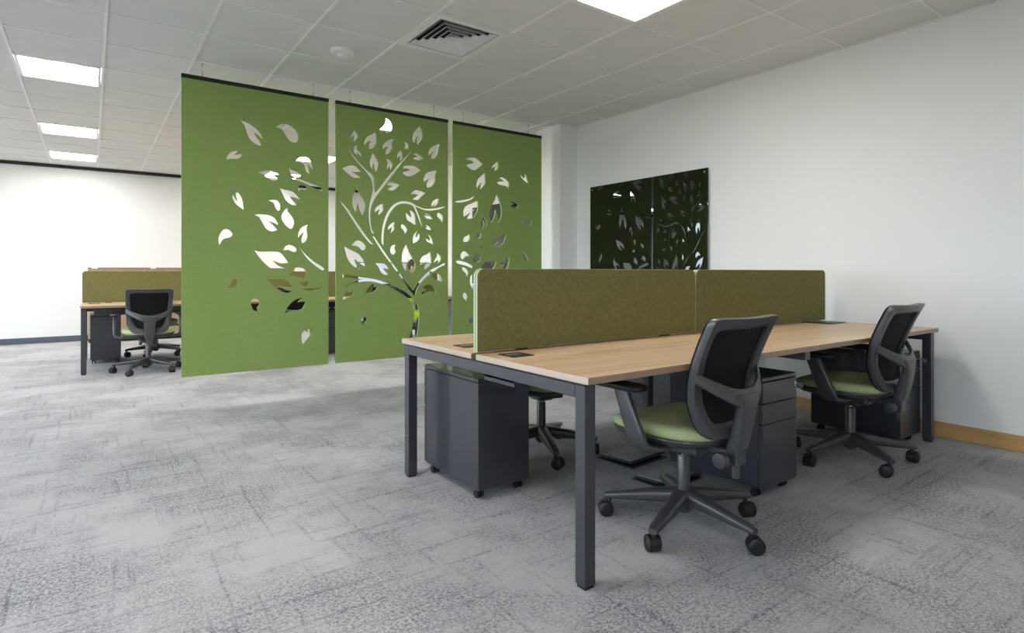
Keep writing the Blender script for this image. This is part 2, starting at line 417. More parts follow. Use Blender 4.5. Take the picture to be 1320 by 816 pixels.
LEFT = (S(280, 145, 6.8, '197,62c 265,85 335,130 385,185 407,245c 365,205 328,178c 345,210 375,250 388,285 360,288 300,250 265,190 240,115|512,128c 560,100 620,100 680,140 712,190 712,240 690,263 640,250 600,200 570,150|80,414c 95,375 135,340 190,335c 165,355 158,372c 185,365 215,362 217,380 180,405 130,405|360,525c 420,508 490,508 545,543c 510,545 488,552c 515,563 537,580c 505,598 460,585 410,548|630,467c 660,500 710,520 735,548 715,565 670,560 640,530')
 + S(230, 140, 4.29, '365,562c 355,500 335,465 318,465 318,485 325,508c 312,490 302,472c 300,495 320,530|227,758c 222,715 245,672 280,668 302,695 285,712 250,722')
 + S(320, 140, 4.29, '258,293c 290,268 330,270 352,300 360,345c 345,325 330,308c 335,330 342,365c 320,345 308,310 285,295')
 + S(320, 220, 6.8, '383,68c 420,62 480,80 560,110 640,145 665,185c 620,170 540,135 470,98 410,80|436,183c 440,140 470,125 510,135 518,155 500,168 465,165|272,145c 330,165 400,185 465,258c 420,240 372,228c 400,265 430,300c 380,298 330,260 300,200|175,262c 215,254 260,260 285,295 283,340 260,350 238,320 220,280|352,325c 352,355 395,410 408,460 385,508 345,495 300,440 292,395 320,345|48,388c 110,382 190,390 240,420 272,483c 235,460 180,442c 220,475 260,518c 210,532 160,510 125,455 95,405|530,470c 518,510 524,575 505,620 472,637c 465,600 482,545c 455,575 445,605c 437,560 465,500|308,700c 325,665 370,650 415,670 428,700 400,713 350,695')
 + S(280, 310, 5.44, '565,25c 620,90 680,145 748,190 748,208 720,200 640,135 595,75|257,62c 300,78 400,78 450,88 505,155c 450,160 395,142c 430,175 480,195c 420,203 370,190 310,135|503,250c 530,205 565,190 610,197 628,230 615,265 570,255 535,245|350,268c 390,272 460,270 500,290 537,325c 490,328 443,318c 480,345 528,357c 490,367 430,345 380,300|572,290c 600,295 630,284 645,300 630,320 600,315|582,340c 660,338 748,325c 700,345 640,348|65,328c 90,318 105,285 130,268 148,285 140,315 105,332|295,520c 255,490 235,440 245,415 270,408 298,425 298,450 283,475|470,518c 500,460 550,415 625,397c 590,412 568,432c 595,430 625,430c 605,470 580,490 520,497|600,735c 592,690 595,650 622,608c 626,642c 640,618 657,618 660,650 640,685'))
TREE = (S(430, 130, 7.41, '207,270c 235,320 235,350 200,393c 192,370 195,330c 178,345 170,368c 163,345 185,300|497,155c 545,190 565,240 555,280 510,312c 495,300 495,283c 470,290 448,313c 443,275 480,240 500,195|407,298c 415,350 410,410 380,450 340,460c 340,420 352,378c 320,395 293,430c 295,390 320,345 370,318|587,358c 565,400 565,450 540,495 495,513c 500,475 525,432c 490,450 472,480c 470,430 500,390 540,368|235,420c 230,460 265,500 275,540c 250,520 230,495c 235,515 238,530c 200,500 192,460 205,430|380,490c 420,560 435,610 410,685c 392,650 383,597c 378,630 380,670c 350,620 348,570 365,520|82,645c 150,618 210,618 268,675c 220,680 185,675c 230,705 272,733c 200,733 150,705|500,552c 540,560 565,590 568,620 548,668c 540,645 540,622c 525,640 520,672c 508,640 518,590')
 + S(500, 130, 7.41, '152,393c 185,395 205,430 192,480c 185,465 183,450c 175,462 172,482c 160,450 168,415|130,465c 145,515 145,550 120,580c 112,560 118,525c 105,540 102,560c 88,530 100,495|310,235c 333,300 330,360 285,420c 275,390 283,330c 265,370 255,415c 235,370 245,310 280,265|502,413c 485,460 480,500 455,545 415,555c 415,520 437,482c 405,510 392,535c 388,490 410,450 450,425|348,543c 310,515 280,500 240,510c 265,520 285,532c 260,540 237,545c 260,560 300,567|322,662c 270,625 210,615 160,622 140,648c 185,648 213,660c 170,675 137,685c 170,715 210,722 255,705|470,660c 455,720 455,760 430,810 375,830c 370,795 397,740c 355,770 345,795c 342,740 370,690 430,668')
 + S(0, 0, 1, '447.5,180.2c 450.9,194.8 461,209.6 473.2,223.1 479.3,233.9 480.2,247 475.9,266 475.9,286 479.3,299.8 482.9,301.4c 479.3,291.7 478.3,275.5 480.6,263.3 485.3,253.9 497.5,237.7 516.2,213.7 531.7,193.2c 513.5,212.3 500,227.8 490.7,240 484.5,247.8c 483.3,236.6 481.3,225.8 470.5,216.4 459.7,204.2 452.3,193.4')
 + S(430, 235, 7.41, '68,182c 80,182 140,250 230,385 310,500 390,598c 340,575 240,450 150,310 75,200|100,605c 160,640 240,680 290,740 308,810c 260,780 205,735c 225,790 265,838c 190,800 140,740 115,670|172,602c 215,560 265,560 308,600 305,640 270,648 235,615|222,30c 250,100 300,180 308,240 280,325c 250,270 235,205c 225,250 220,297c 185,230 180,150 205,85|480,202c 478,240 478,270 430,318c 430,290 442,258c 415,275 397,295c 395,260 430,220|590,375c 583,420 585,450 545,495c 548,465 560,430c 535,445 522,465c 520,430 550,395')
 + S(500, 235, 7.41, '120,22c 80,5 40,-8 0,5 -5,30c 20,30 48,38c 20,50 0,70c 40,80 80,60|368,100c 310,78 260,75 215,112c 260,115 290,122c 260,145 232,163c 290,168 320,140|490,150c 485,190 470,215 438,237c 440,220 460,200c 435,220 425,235c 415,215 435,175|-34,605c -58,580 -58,480 -40,380 0,280 60,210 140,180 220,188 290,225 360,250 450,248 545,230c 548,238 480,262 390,270 320,255 270,232c 300,300 330,400 345,465c 310,390 270,290 235,225 160,202 90,220 30,290 -10,380 -30,480|270,413c 225,385 180,350 172,275c 195,300 225,330c 215,290 208,255c 255,290 268,340|438,353c 400,310 345,283c 365,305 395,320c 365,315 342,312c 370,345 400,350|515,398c 505,360 472,325 475,295 500,290 528,315 532,355|424,457c 400,420 360,402c 370,420 385,432c 368,432 353,432c 380,452|160,507c 155,470 125,430 130,405 155,402 185,435 188,465|240,587c 238,535 255,490 290,460c 275,500 278,522c 290,495 308,485c 310,530 285,565|442,600c 430,550 410,510 378,493c 400,530 402,555c 380,540 357,532c 375,565 405,580|82,595c 70,625 80,665 60,692 30,680 22,645 40,605|465,663c 505,700 512,740 480,782c 478,765 485,745c 462,755 445,782c 442,755 460,725 470,695')
 + S(430, 330, 7.42, '372,-189c 395,-186 430,-134 520,-4 605,115 700,245 765,330c 800,270 850,205 920,140 1000,100 1062,66 1068,85 1010,115 950,160 880,215 820,285 795,340 785,392c 755,358 700,290 640,200 590,130 485,-10 420,-110|78,172c 160,182 280,205 390,220 500,252 600,295 690,340 750,390 800,455 822,540 818,640 800,775 770,880c 680,880c 725,775 750,700 768,600 770,540 740,450 700,395 600,330 480,275 370,245 250,250 150,280 85,310c 120,280 200,245 275,222c 180,212 80,205c|72,458c 85,420 100,380 130,340 180,300c 160,325 148,348c 170,345 195,338c 190,370 160,392 110,415|305,365c 325,310 370,270 412,268c 392,285 392,298c 410,298 428,292c 415,320 380,345 340,350|290,688c 282,665 265,640 268,605 290,583 320,590 325,610 300,645|400,68c 450,70 500,78 540,126c 505,122 480,118c 505,150 530,178c 490,180 455,155 430,105|699,-122c 720,-60 755,10 782,60 783,120 750,175c 725,140 703,70c 703,110 698,158c 665,100 652,40 658,-30 680,-85|930,-49c 940,30 930,85 865,138c 870,105 888,58c 850,75 825,108c 822,55 850,5 900,-20|1040,298c 1035,250 1000,235 950,205 940,175 960,165 1010,172 1042,215|970,405c 965,350 930,340 860,365 838,350c 865,335 890,325c 865,310 845,308c 880,280 930,275 965,300 975,345'))
RIGHT = (S(580, 190, 7.42, '320,157c 285,125 250,98 205,93 148,112c 200,125 232,148c 190,160 155,170c 195,205 240,217 285,190|460,132c 468,170 462,205 430,230c 425,210 435,180c 415,195 407,215c 405,185 430,155|340,235c 343,290 340,350 290,410c 292,380 302,335c 275,370 265,405c 252,360 270,300 310,265|557,405c 545,375 500,362 460,350 452,325c 490,325 520,322c 500,308 470,292c 510,285 550,310 572,350|760,352c 720,325 685,290 672,255c 690,265 715,290c 715,260 695,232c 730,255 745,300|52,515c 120,505 190,490 243,455c 215,495 150,518 90,528 52,525c|270,508c 272,560 260,620 220,675 165,685c 170,665 197,628c 155,655 130,662c 128,610 150,565 210,535|450,437c 470,490 492,560 498,640 480,700 450,727c 460,680 440,597c 430,660 400,727c 378,640 400,560 430,500|662,553c 625,520 595,513 577,530c 598,533 612,543c 595,550 578,555c 600,577 635,577|322,645c 350,690 358,730 345,775c 338,740 328,700c 330,750 315,792c 298,740 305,690|790,712c 765,715 735,688 715,700 720,725 745,750 775,738')
 + S(580, 290, 7.42, '182,70c 195,110 185,150 150,165 125,150 140,115 170,100|270,60c 298,80 297,110 275,132 250,115 255,80|540,85c 525,150 490,195 430,212c 450,185 475,155c 440,180 402,185c 425,135 470,105|325,217c 300,190 275,178 258,195 270,215 300,222|195,297c 165,260 130,252 103,280 105,315 130,327 160,300|270,262c 297,300 295,335 260,358 225,360c 222,320 245,290|55,345c 100,340 170,360 220,390 245,415c 225,420 150,390 70,368c|152,513c 155,470 120,430 120,405 150,408 178,440 178,475|445,338c 435,390 400,430 350,450 300,440c 310,385 340,350 390,345|530,282c 565,310 570,355 545,420 505,430c 520,375c 485,395 480,425c 482,370 510,345 535,320|748,338c 738,300 715,258 692,262 695,300 720,340|222,620c 195,570 192,510 210,478 240,490 250,550|160,745c 145,715 125,690 130,655 155,650 173,680 165,715')
 + S(590, 330, 5.83, '72,485c 95,465 120,470 125,500 100,510'))
def felt_panel(x0, x1, z0, z1, holes, label, wires):
    t = thing('hanging_felt_panel', label, 'hanging panel', ((x0+x1)/2, YP+TH/2, z1))
    cu = bpy.data.curves.new('felt', 'CURVE'); cu.dimensions = '2D'; cu.fill_mode = 'BOTH'; cu.extrude = TH/2
    for lp in [[(x0, z0), (x1, z0), (x1, z1), (x0, z1)]]+holes:
        s = cu.splines.new('POLY'); s.points.add(len(lp)-1); s.use_cyclic_u = True
        for p, (x, z) in zip(s.points, lp): p.co = (x-(x0+x1)/2, z-z1, 0, 1)
    tmp = bpy.data.objects.new('felt', cu); col.objects.link(tmp)
    dg = bpy.context.evaluated_depsgraph_get(); dg.update()
    me = bpy.data.meshes.new_from_object(tmp.evaluated_get(dg)); me.name = 'felt_sheet'
    bpy.data.objects.remove(tmp)
    bm = bmesh.new(); bm.from_mesh(me); bmesh.ops.remove_doubles(bm, verts=bm.verts, dist=1e-5)
    for v in bm.verts: v.co = Vector((v.co.x, v.co.z, v.co.y))
    bmesh.ops.recalc_face_normals(bm, faces=bm.faces[:])
    for f in bm.faces: f.material_index = 0 if abs(f.normal.y) > .5 else 1
    bm.to_mesh(me); bm.free(); me.materials.clear(); me.materials.append(M['green']); me.materials.append(M['green_edge'])
    link('felt_sheet', me, t)
    w2 = (x1-x0)/2
    obj('top_rail', B(-w2-.002, w2+.002, -TH/2-.004, TH/2+.004, -.028, .004, .001), 'rail', t)
    for xw in wires:
        bm = bmesh.new(); cyl(bm, (xw-t.location.x, 0, .004), (xw-t.location.x, 0, H-z1-.003), .0014, n=6)
        cyl(bm, (xw-t.location.x, 0, .002), (xw-t.location.x, 0, .035), .0045, n=10); cyl(bm, (xw-t.location.x, 0, H-z1-.016), (xw-t.location.x, 0, H-z1-.003), .006, n=10)
        obj('suspension_wire', bm, 'alu', t)
    return t
felt_panel(-.779, .378, .262, 2.645, LEFT, 'green felt hanging panel with scattered leaf cut-outs, left of the three', (-.632, .244))
felt_panel(.447, 1.606, .262, 2.643, TREE, 'green felt hanging panel with the tree cut-out, middle of the three', (.583, 1.452))
felt_panel(1.663, 2.826, .262, 2.643, RIGHT, 'green felt hanging panel with leaf cut-outs beside the white column', (1.79, 2.644))

# ------------------------------------------------------------------ black glass boards on the right wall
def glass_board(y0, y1, z0, z1, label):
    t = thing('glass_board', label, 'glass board', (XR-.026, (y0+y1)/2, (z0+z1)/2))
    a, b_ = (y1-y0)/2, (z1-z0)/2
    obj('black_glass', B(-.003, .003, -a, a, -b_, b_, .0008), 'gloss', t)
    for sy in (-1, 1):
        for sz in (-1, 1):
            bm = bmesh.new(); cyl(bm, (-.008, sy*(a-.035), sz*(b_-.035)), (.025, sy*(a-.035), sz*(b_-.035)), .0095, n=16); obj('standoff', bm, 'chrome', t, 40)
glass_board(1.819, 3.36, .93, 2.037, 'black glass wall board with chrome corner pins, reflecting the green panels')
glass_board(4.30, 5.86, .93, 2.03, 'black glass wall board behind the third green panel, past the column')

# ------------------------------------------------------------------ bench desks
ZT = .73
def bench(name, label, loc, n, bay, depth=1.45):
    t = thing('bench_desk', label, 'desk', loc)
    Lx = n*bay
    for k in range(n):
        for (y0, y1) in ((0, .706), (.745, depth)):
            bm = B(k*bay+(.0 if k == 0 else .001), (k+1)*bay-.001, y0, y1, ZT-.025, ZT, .0012)
            bm.faces.ensure_lookup_table()
            bmesh.ops.recalc_face_normals(bm, faces=bm.faces[:])
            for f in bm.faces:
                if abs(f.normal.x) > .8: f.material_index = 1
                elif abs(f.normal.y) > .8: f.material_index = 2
            top = obj('desktop', bm, ['oak', 'oak_edge_daylit', 'oak_front'], t)
            for hx in (.06,):
                yc = .555 if y0 == 0 else .965
                h = bmesh.new(); x0 = k*bay+hx+(.008 if k == 0 else .02)
                ya, yb = (.525, .632) if y0 == 0 else (.915, 1.02)
                box(h, x0, x0+.112, ya, ya+.012, ZT, ZT+.004, .001); box(h, x0, x0+.112, yb-.012, yb, ZT, ZT+.004, .001)
                box(h, x0, x0+.012, ya+.012, yb-.012, ZT, ZT+.004, .001); box(h, x0+.100, x0+.112, ya+.012, yb-.012, ZT, ZT+.004, .001)
                box(h, x0+.012, x0+.100, ya+.012, yb-.05, ZT, ZT+.002); 
                g = obj('cable_grommet', h, 'black', top)
                obj('grommet_insert', B(x0+.02, x0+.092, yb-.05, yb-.014, ZT+.0003, ZT+.0025), 'alu', top)
    # end frames
    for ex, mirror in ((.006, 0), (Lx-.056, 1)):
        for y0 in (.022, depth-.072):
            bm = B(ex, ex+.05, y0, y0+.05, .012, ZT-.032, .002); lg = obj('leg', bm, 'steel', t)
            obj('levelling_foot', B(ex+.005, ex+.045, y0+.005, y0+.045, 0, .012), 'black', lg)
        obj('end_rail', B(ex-.0005, ex+.0505, .072, depth-.072, ZT-.078, ZT-.032, .002), 'steel', t)
        obj('spacer_bar', B(ex+.008, ex+.042, .03, depth-.03, ZT-.032, ZT-.025), 'black', t)
    for k in range(1, n):
        ex = k*bay-.025
        for y0 in (.68, depth-.40):
            lg = obj('leg', B(ex, ex+.05, y0, y0+.05, .012, ZT-.032, .002), 'steel', t); obj('levelling_foot', B(ex+.005, ex+.045, y0+.005, y0+.045, 0, .012), 'black', lg)
        obj('middle_rail', B(ex, ex+.05, .05, depth-.05, ZT-.078, ZT-.025, .002), 'steel', t)
    for y0 in (.30, depth-.34): obj('long_beam', B(.056, Lx-.056, y0, y0+.04, ZT-.075, ZT-.026, .002), 'steel', t)
    for k in range(n):
        x0, x1 = k*bay+.12, (k+1)*bay-.12
        tr = bmesh.new(); box(tr, x0, x1, .585, .587, .594, .66); box(tr, x0, x1, .823, .825, .594, .66); box(tr, x0, x1, .585, .825, .591, .594)
        for xx in (x0, x1-.004): box(tr, xx, xx+.004, .585, .825, .594, .607)
        for xx in (x0+.2, x1-.2): box(tr, xx, xx+.02, .583, .827, .66, ZT-.026)
        obj('cable_tray', tr, 'steel', t)
    cb = tube(bmesh.new(), [(1.45 if n > 1 else .9, .72, .60), (1.47 if n > 1 else .92, .73, .45), (1.44 if n > 1 else .89, .72, .30), (1.46 if n > 1 else .91, .74, .15), (1.43 if n > 1 else .88, .75, .01)], .009, 8)
    obj('power_cable', cb, 'black', t, 60)
    return t
BAY = 3.045/2
bench('b', 'large oak-topped four-person bench desk with dark grey legs in the foreground', (0, 0, 0), 2, BAY)
bench('b', 'oak-topped bench desk on dark legs at the left, in front of the far wall', (-1.452, 6.185, 0), 2, BAY)
bench('b', 'oak-topped desk with monitors behind the tree panel, where the person sits', (1.662, 6.185, 0), 1, 1.51)
# open cable lids near the wall end of the foreground desk
for (x0, x1, y0, y1, lab) in ((2.74, 2.955, .525, .69, 'flat black cable access plate lying on the oak desk at its wall end'),
                              (2.90, 3.03, .775, .87, 'small black cable plate lying behind the screen end, by the wall')):
    bm = B(x0, x1, y0, y1, ZT+.0005, ZT+.0055, .001); o = tag(obj('cable_plate', bm, 'black'), lab, 'cable plate')
    obj('finger_slot', B(x0+.02, x0+.05, y0+.02, y1-.02, ZT+.0055, ZT+.0067), 'steel', o)

def desk_screen(x0, x1, y, z0, z1, label):
    t = thing('desk_screen', label, 'desk screen', ((x0+x1)/2, y, z0))
    a, h, r = (x1-x0)/2, z1-z0, .035
    def outline(d):
        pts = [(-a+d, d if d else 0), (a-d, d if d else 0)]
        for k in range(7): an = math.pi/2*k/6; pts.append((a-r+(r-d)*math.cos(an), h-r+(r-d)*math.sin(an)))
        for k in range(7): an = math.pi/2+math.pi/2*k/6; pts.append((-a+r+(r-d)*math.cos(an), h-r+(r-d)*math.sin(an)))
        return pts
    for nm, ya, yb in (('front_felt', -.018, -.002), ('back_felt', .002, .018)):
        bm = bmesh.new(); o0, o1 = outline(0), outline(.0025)
        s = -1 if ya < 0 else 1; yo, yi = (ya, yb) if ya < 0 else (yb, ya)
        loft(bm, [[Vector((x, yo, z)) for x, z in o1], [Vector((x, yo-s*.003, z)) for x, z in o0], [Vector((x, yi, z)) for x, z in o0]])
        bmesh.ops.recalc_face_normals(bm, faces=bm.faces[:])
        for f in bm.faces: f.material_index = 0 if abs(f.normal.y) > .5 else 1
        obj(nm, bm, ['olive', 'mint'], t)
    bm = bmesh.new(); loft(bm, [[Vector((x, -.002, z)) for x, z in outline(.006)], [Vector((x, .002, z)) for x, z in outline(.006)]]); obj('core', bm, 'green_edge', t)
    for xx in (-a+.25, a-.25): obj('clamp', B(xx-.03, xx+.03, -.012, .012, -.03, .0, .001), 'black', t)
YS = .728
desk_screen(.012, BAY-.006, YS, ZT+.006, 1.1015, 'long olive felt desk screen with pale edges on the foreground desk, left half')
desk_screen(BAY+.006, 3.045, YS, ZT+.006, 1.1015, 'olive felt desk screen on the foreground desk, right half nearest the wall')
YD2 = 6.185+.728
desk_screen(-1.44, -1.452+BAY-.006, YD2, ZT+.006, 1.1015, 'olive felt desk screen behind the chair on the left-hand desk')
desk_screen(-1.452+BAY+.006, 1.608, YD2, ZT+.006, 1.1015, 'olive felt desk screen of the left-hand desk, hidden mostly by the green panels')
desk_screen(1.636, 3.165, YD2, ZT+.006, 1.1015, 'olive felt desk screen behind the monitors where the person sits')

# ------------------------------------------------------------------ pedestals
def make_pedestal():
    t = thing('drawer_pedestal', '', 'pedestal')
    wd, dp, z0, z1 = .302, .55, .05, .582           # front faces -y
    bm = B(-wd/2, wd/2, .024, dp, z0, z1-.022, .0015); obj('body', bm, 'steel_ped', t)
    obj('top', B(-wd/2-.001, wd/2+.001, .002, dp+.001, z1-.020, z1, .003), 'steel_ped', t)
    for i, (a, b_) in enumerate(((.4585, .5585), (.3595, .4545), (.054, .3555))):
        d = obj('drawer', B(-wd/2, wd/2, 0, .022, a, b_, .002), 'steel_ped', t)
        if i == 0:
            k = bmesh.new(); cyl(k, (.122, .004, .530), (.122, -.008, .530), .010, n=16); cyl(k, (.122, -.008, .530), (.122, -.011, .530), .007, n=16)
            obj('lock', k, 'chrome', d, 40)
            k = bmesh.new(); box(k, .121, .123, -.036, -.008, .524, .536, .0008); cyl(k, (.1205, -.036, .522), (.1235, -.036, .522), .012, n=14); obj('key', k, 'alu', d)
    for sx in (-1, 1):
        for y in (.06, dp-.05):
            x = sx*(wd/2-.035); c = bmesh.new()
            cyl(c, (x, y, .042), (x, y, .052), .012, n=10); box(c, x-.015, x+.015, y-.010, y+.014, .030, .044, .003)
            for s in (-1, 1): cyl(c, (x+s*.007, y, .019), (x+s*.018, y, .019), .019, n=18)
            obj('castor', c, 'rubber', t, 40)
    return t
ped0 = make_pedestal()
PEDS = [(.28, 1.44, 180, 'dark grey drawer pedestal under the near left corner of the foreground desk'),
        (1.383, .112, 0, 'dark grey three-drawer pedestal with key beside the nearest chair'),
        (2.838, .082, 0, 'dark grey three-drawer pedestal by the desk leg at the wall'),
        (1.85, 1.44, 180, 'dark grey drawer pedestal on the far side of the foreground desk, at mid desk'),
        (-1.215, 7.62, 180, 'dark grey pedestal under the left end of the left-hand desk'),
        (1.27, 6.28, 0, 'dark grey pedestal under the left-hand desk, seen in the gap between green panels')]
for i, (x, y, a, lab) in enumerate(PEDS):
    p = ped0 if i == 0 else copy_tree(ped0)
    p.location = (x, y, 0); p.rotation_euler = (0, 0, R(a)); p['label'] = lab

# ------------------------------------------------------------------ task chairs
def yback(z, x=0):
    pts = [(.43, -.232), (.50, -.214), (.58, -.203), (.66, -.212), (.74, -.236), (.82, -.270), (.915, -.318)]
    z_ = min(max(z, pts[0][0]), pts[-1][0])
    for (a, ya), (b_, yb) in zip(pts, pts[1:]):
        if z_ <= b_: y = ya+(yb-ya)*(z_-a)/(b_-a); break
    return y + .55*x*x
def make_chair():
    t = thing('task_chair', '', 'chair')
    # seat pan and cushion
    def seat_loop(z, k, fr):
        out = []
        for i in range(40):
            a = 2*math.pi*i/40; ca, sa = math.cos(a), math.sin(a)
            x = .252*k*math.copysign(abs(ca)**(2/3.2), ca); y = .02+.245*k*math.copysign(abs(sa)**(2/3.0), sa)
            if sa < 0: x *= 1-.10*(-sa)
            zz = z - fr*max(0, (y-.15)/.12)**2*.02 + fr*.010*(abs(x)/.25)**3
            out.append(Vector((x, y, zz)))
        return out
    bm = bmesh.new(); loft(bm, [seat_loop(z, k, .3) for z, k in ((.378, .70), (.388, .86), (.402, .96), (.418, .995), (.424, .985))]); obj('seat_shell', bm, 'nylon', t, 50)
    bm = bmesh.new(); loft(bm, [seat_loop(z, k, 1) for z, k in ((.420, .96), (.432, 1.0), (.448, .998), (.460, .965), (.467, .90), (.470, .78), (.468, .55), (.466, .28), (.465, .05))]); obj('seat_cushion', bm, 'seat', t, 70)
    # back frame and mesh
    half_o = [(0, .434), (.105, .435), (.150, .448), (.183, .492), (.204, .575), (.212, .66), (.215, .75), (.218, .85), (.2195, .893), (.206, .910), (.15, .913), (0, .910)]
    half_i = [(0, .490), (.085, .492), (.116, .507), (.138, .545), (.156, .61), (.166, .68), (.172, .75), (.176, .81), (.174, .848), (.163, .862), (.12, .866), (0, .864)]
    def full(h): return [(x, z) for x, z in h]+[(-x, z) for x, z in h[-2:0:-1]]
    def dense(h): return cat(full(h), True, 4)
    O, I = dense(half_o), dense(half_i)
    def P(x, z, d=0): return Vector((x, yback(z, x)+d, z))
    bm = bmesh.new(); mid = [((a[0]+b_[0])/2, (a[1]+b_[1])/2) for a, b_ in zip(O, I)]
    def lp(L_, d, k=1.0): return [bm.verts.new(P(x*k, z, d)) for x, z in L_]
    rings = [lp(O, .012, .992), lp(O, .004), lp(O, -.010), lp([(o[0]*.93+i_[0]*.07, o[1]*.93+i_[1]*.07) for o, i_ in zip(O, I)], -.020), lp([(o[0]*.2+i_[0]*.8, o[1]*.2+i_[1]*.8) for o, i_ in zip(O, I)], -.017), lp(I, -.010), lp(I, .004), lp([(o[0]*.3+i_[0]*.7, o[1]*.3+i_[1]*.7) for o, i_ in zip(O, I)], .012)]
    n = len(O)
    for a, b_ in zip(rings, rings[1:]+rings[:1]):
        for i in range(n): bm.faces.new((a[i], a[(i+1) % n], b_[(i+1) % n], b_[i]))
    obj('back_frame', bm, 'nylon', t, 40)
    bm = bmesh.new(); cz_ = .68; rows = []
    for k in (1.02, .8, .6, .4, .2, .03):
        rows.append([bm.verts.new(P(x*k, cz_+(z-cz_)*k, .004)) for x, z in I])
    for a, b_ in zip(rows, rows[1:]):
        for i in range(n): bm.faces.new((a[i], a[(i+1) % n], b_[(i+1) % n], b_[i]))
    bm.faces.new(rows[-1]); obj('back_mesh', bm, 'mesh', t, 70)
    # upholstered front face of the back, slightly proud
    bm = bmesh.new(); rows = []
    Om = [(x*.995, z) for x, z in O]
    for k, d in ((1.0, .010), (1.0, .017), (.97, .024), (.8, .026), (.5, .026), (.2, .026), (.03, .026)):
        rows.append([bm.verts.new(P(x*k, cz_+(z-cz_)*k, d)) for x, z in Om])
    for a, b_ in zip(rows, rows[1:]):
        for i in range(n): bm.faces.new((a[i], a[(i+1) % n], b_[(i+1) % n], b_[i]))
    bm.faces.new(rows[-1]); obj('back_upholstery', bm, 'mesh', t, 60)
    # Y-shaped bracket: curved yoke plus spine
    bm = bmesh.new(); loops = []
    for i in range(25):
        s = -1+2*i/24; x = .214*s; q = abs(s)
        zc = .592+.092*q**1.7; hh = .040-.016*q; yy = yback(zc, x)-.018-.075*(1-q**2.4); th = .012-.004*q
        loops.append(sq((x, yy, zc), (0, .25, 1), (0, 1, -.25), hh, th, 14, 3.5))
    loft(bm, loops)
    loops = []
    for z, hw, th, y in ((.615, .080, .010, -.302), (.59, .066, .014, -.302), (.56, .056, .020, -.297), (.50, .051, .025, -.284), (.44, .049, .027, -.268), (.395, .047, .027, -.256)):
        loops.append(sq((0, y, z), (1, 0, 0), (0, 1, .2), hw, th, 16, 4))
    loft(bm, loops); obj('back_bracket', bm, 'nylon', t, 50)
    bm = B(-.034, .034, -.275, -.225, .325, .40, .006); box(bm, -.014, .014, -.262, -.236, .268, .33, .005); box(bm, -.03, .03, -.262, .02, .352, .385, .006)
    obj('tilt_arm', bm, 'nylon', t)
    bm = B(-.085, .085, -.125, .12, .338, .380, .012, 2); box(bm, -.05, .05, -.06, .06, .318, .345, .008); obj('mechanism', bm, 'nylon', t)
    bm = bmesh.new(); cyl(bm, (-.03, -.235, .352), (-.085, -.235, .352), .010, n=10)
    t2 = lathe(bmesh.new(), [(.012, 0), (.031, -.003), (.034, -.012), (.034, -.024), (.029, -.031), (.012, -.033)], (-.065, -.235, .352), 'x', 14); merge(bm, t2); obj('tension_knob', bm, 'steel', t, 30)
    bm = tube(bmesh.new(), [(.06, .03, .358), (.16, .035, .356), (.22, .04, .352)], .006, 8); box(bm, .205, .255, .02, .055, .348, .357, .003); obj('height_lever', bm, 'black', t, 50)
    # arms
    for s in (-1, 1):
        bm = bmesh.new()
        loft(bm, [sq((s*(x+.014*(x>.2)), y+.02*(z>.39), z), (0, 1, .0), (s*nx, 0, nz), hy*1.2, th, 16, 4.5) for x, y, z, nx, nz, hy, th in
             ((.14, -.035, .382, 0, 1, .036, .010), (.235, -.035, .384, -.1, 1, .037, .011), (.275, -.034, .392, -.5, 1, .038, .013), (.292, -.030, .415, -1, .45, .038, .014), (.296, -.018, .455, -1, .1, .037, .014), (.296, .016, .53, -1, 0, .034, .013), (.294, .048, .60, -1, 0, .032, .012), (.292, .052, .612, -1, 0, .032, .012))])
        ar = obj('armrest', bm, 'nylon', t, 50)
        bm = bmesh.new()
        loft(bm, [sq((s*.308, .090, z), (1, 0, 0), (0, 1, 0), hx, hy, 24, 4.5) for z, hx, hy in ((.610, .030, .118), (.612, .036, .130), (.622, .041, .136), (.632, .041, .136), (.638, .035, .130))])
        obj('arm_pad', bm, 'black', ar, 50)
    # column, base, castors
    bm = bmesh.new(); lathe(bm, [(.020, .10), (.027, .105), (.027, .30), (.024, .305), (.002, .305)]); obj('gas_column', bm, 'nylon', t, 40)
    bm = bmesh.new(); cyl(bm, (0, 0, .30), (0, 0, .345), .014, n=18); obj('chrome_piston', bm, 'chrome', t, 40)
    base = bmesh.new(); lathe(base, [(.018, .058), (.028, .062), (.040, .085), (.046, .105), (.046, .140), (.038, .150), (.030, .152)])
    for k in range(5):
        a = 2*math.pi*k/5; d = Vector((math.cos(a), math.sin(a), 0)); u = Vector((-d.y, d.x, 0))
        loft(base, [sq(d*r+Vector((0, 0, z)), u, (0, 0, 1), hw, hh, 14, 3.2) for r, z, hw, hh in ((.02, .126, .036, .032), (.06, .124, .035, .031), (.15, .115, .030, .026), (.24, .103, .025, .020), (.312, .094, .022, .015), (.336, .089, .017, .012))])
    obj('star_base', base, 'nylon', t, 50)
    for k in range(5):
        a = 2*math.pi*k/5; cx, cy = .318*math.cos(a), .318*math.sin(a)
        sw = a + (.9, -1.6, 2.2, .3, -2.4)[k]                         # castors point every which way
        Mx = Matrix.Translation((cx, cy, 0)) @ Matrix.Rotation(sw, 4, 'Z')
        bm = bmesh.new(); cyl(bm, (0, 0, .058), (0, 0, .090), .010, n=12)
        tb = bmesh.new(); lathe(tb, [(.031, -.010), (.031, .010)], (.016, 0, .033), 'y', 20); box(tb, -.005, .024, -.009, .009, .033, .066, .003); merge(bm, tb)
        bmesh.ops.transform(bm, matrix=Mx, verts=bm.verts); ca = obj('castor', bm, 'black', t, 40)
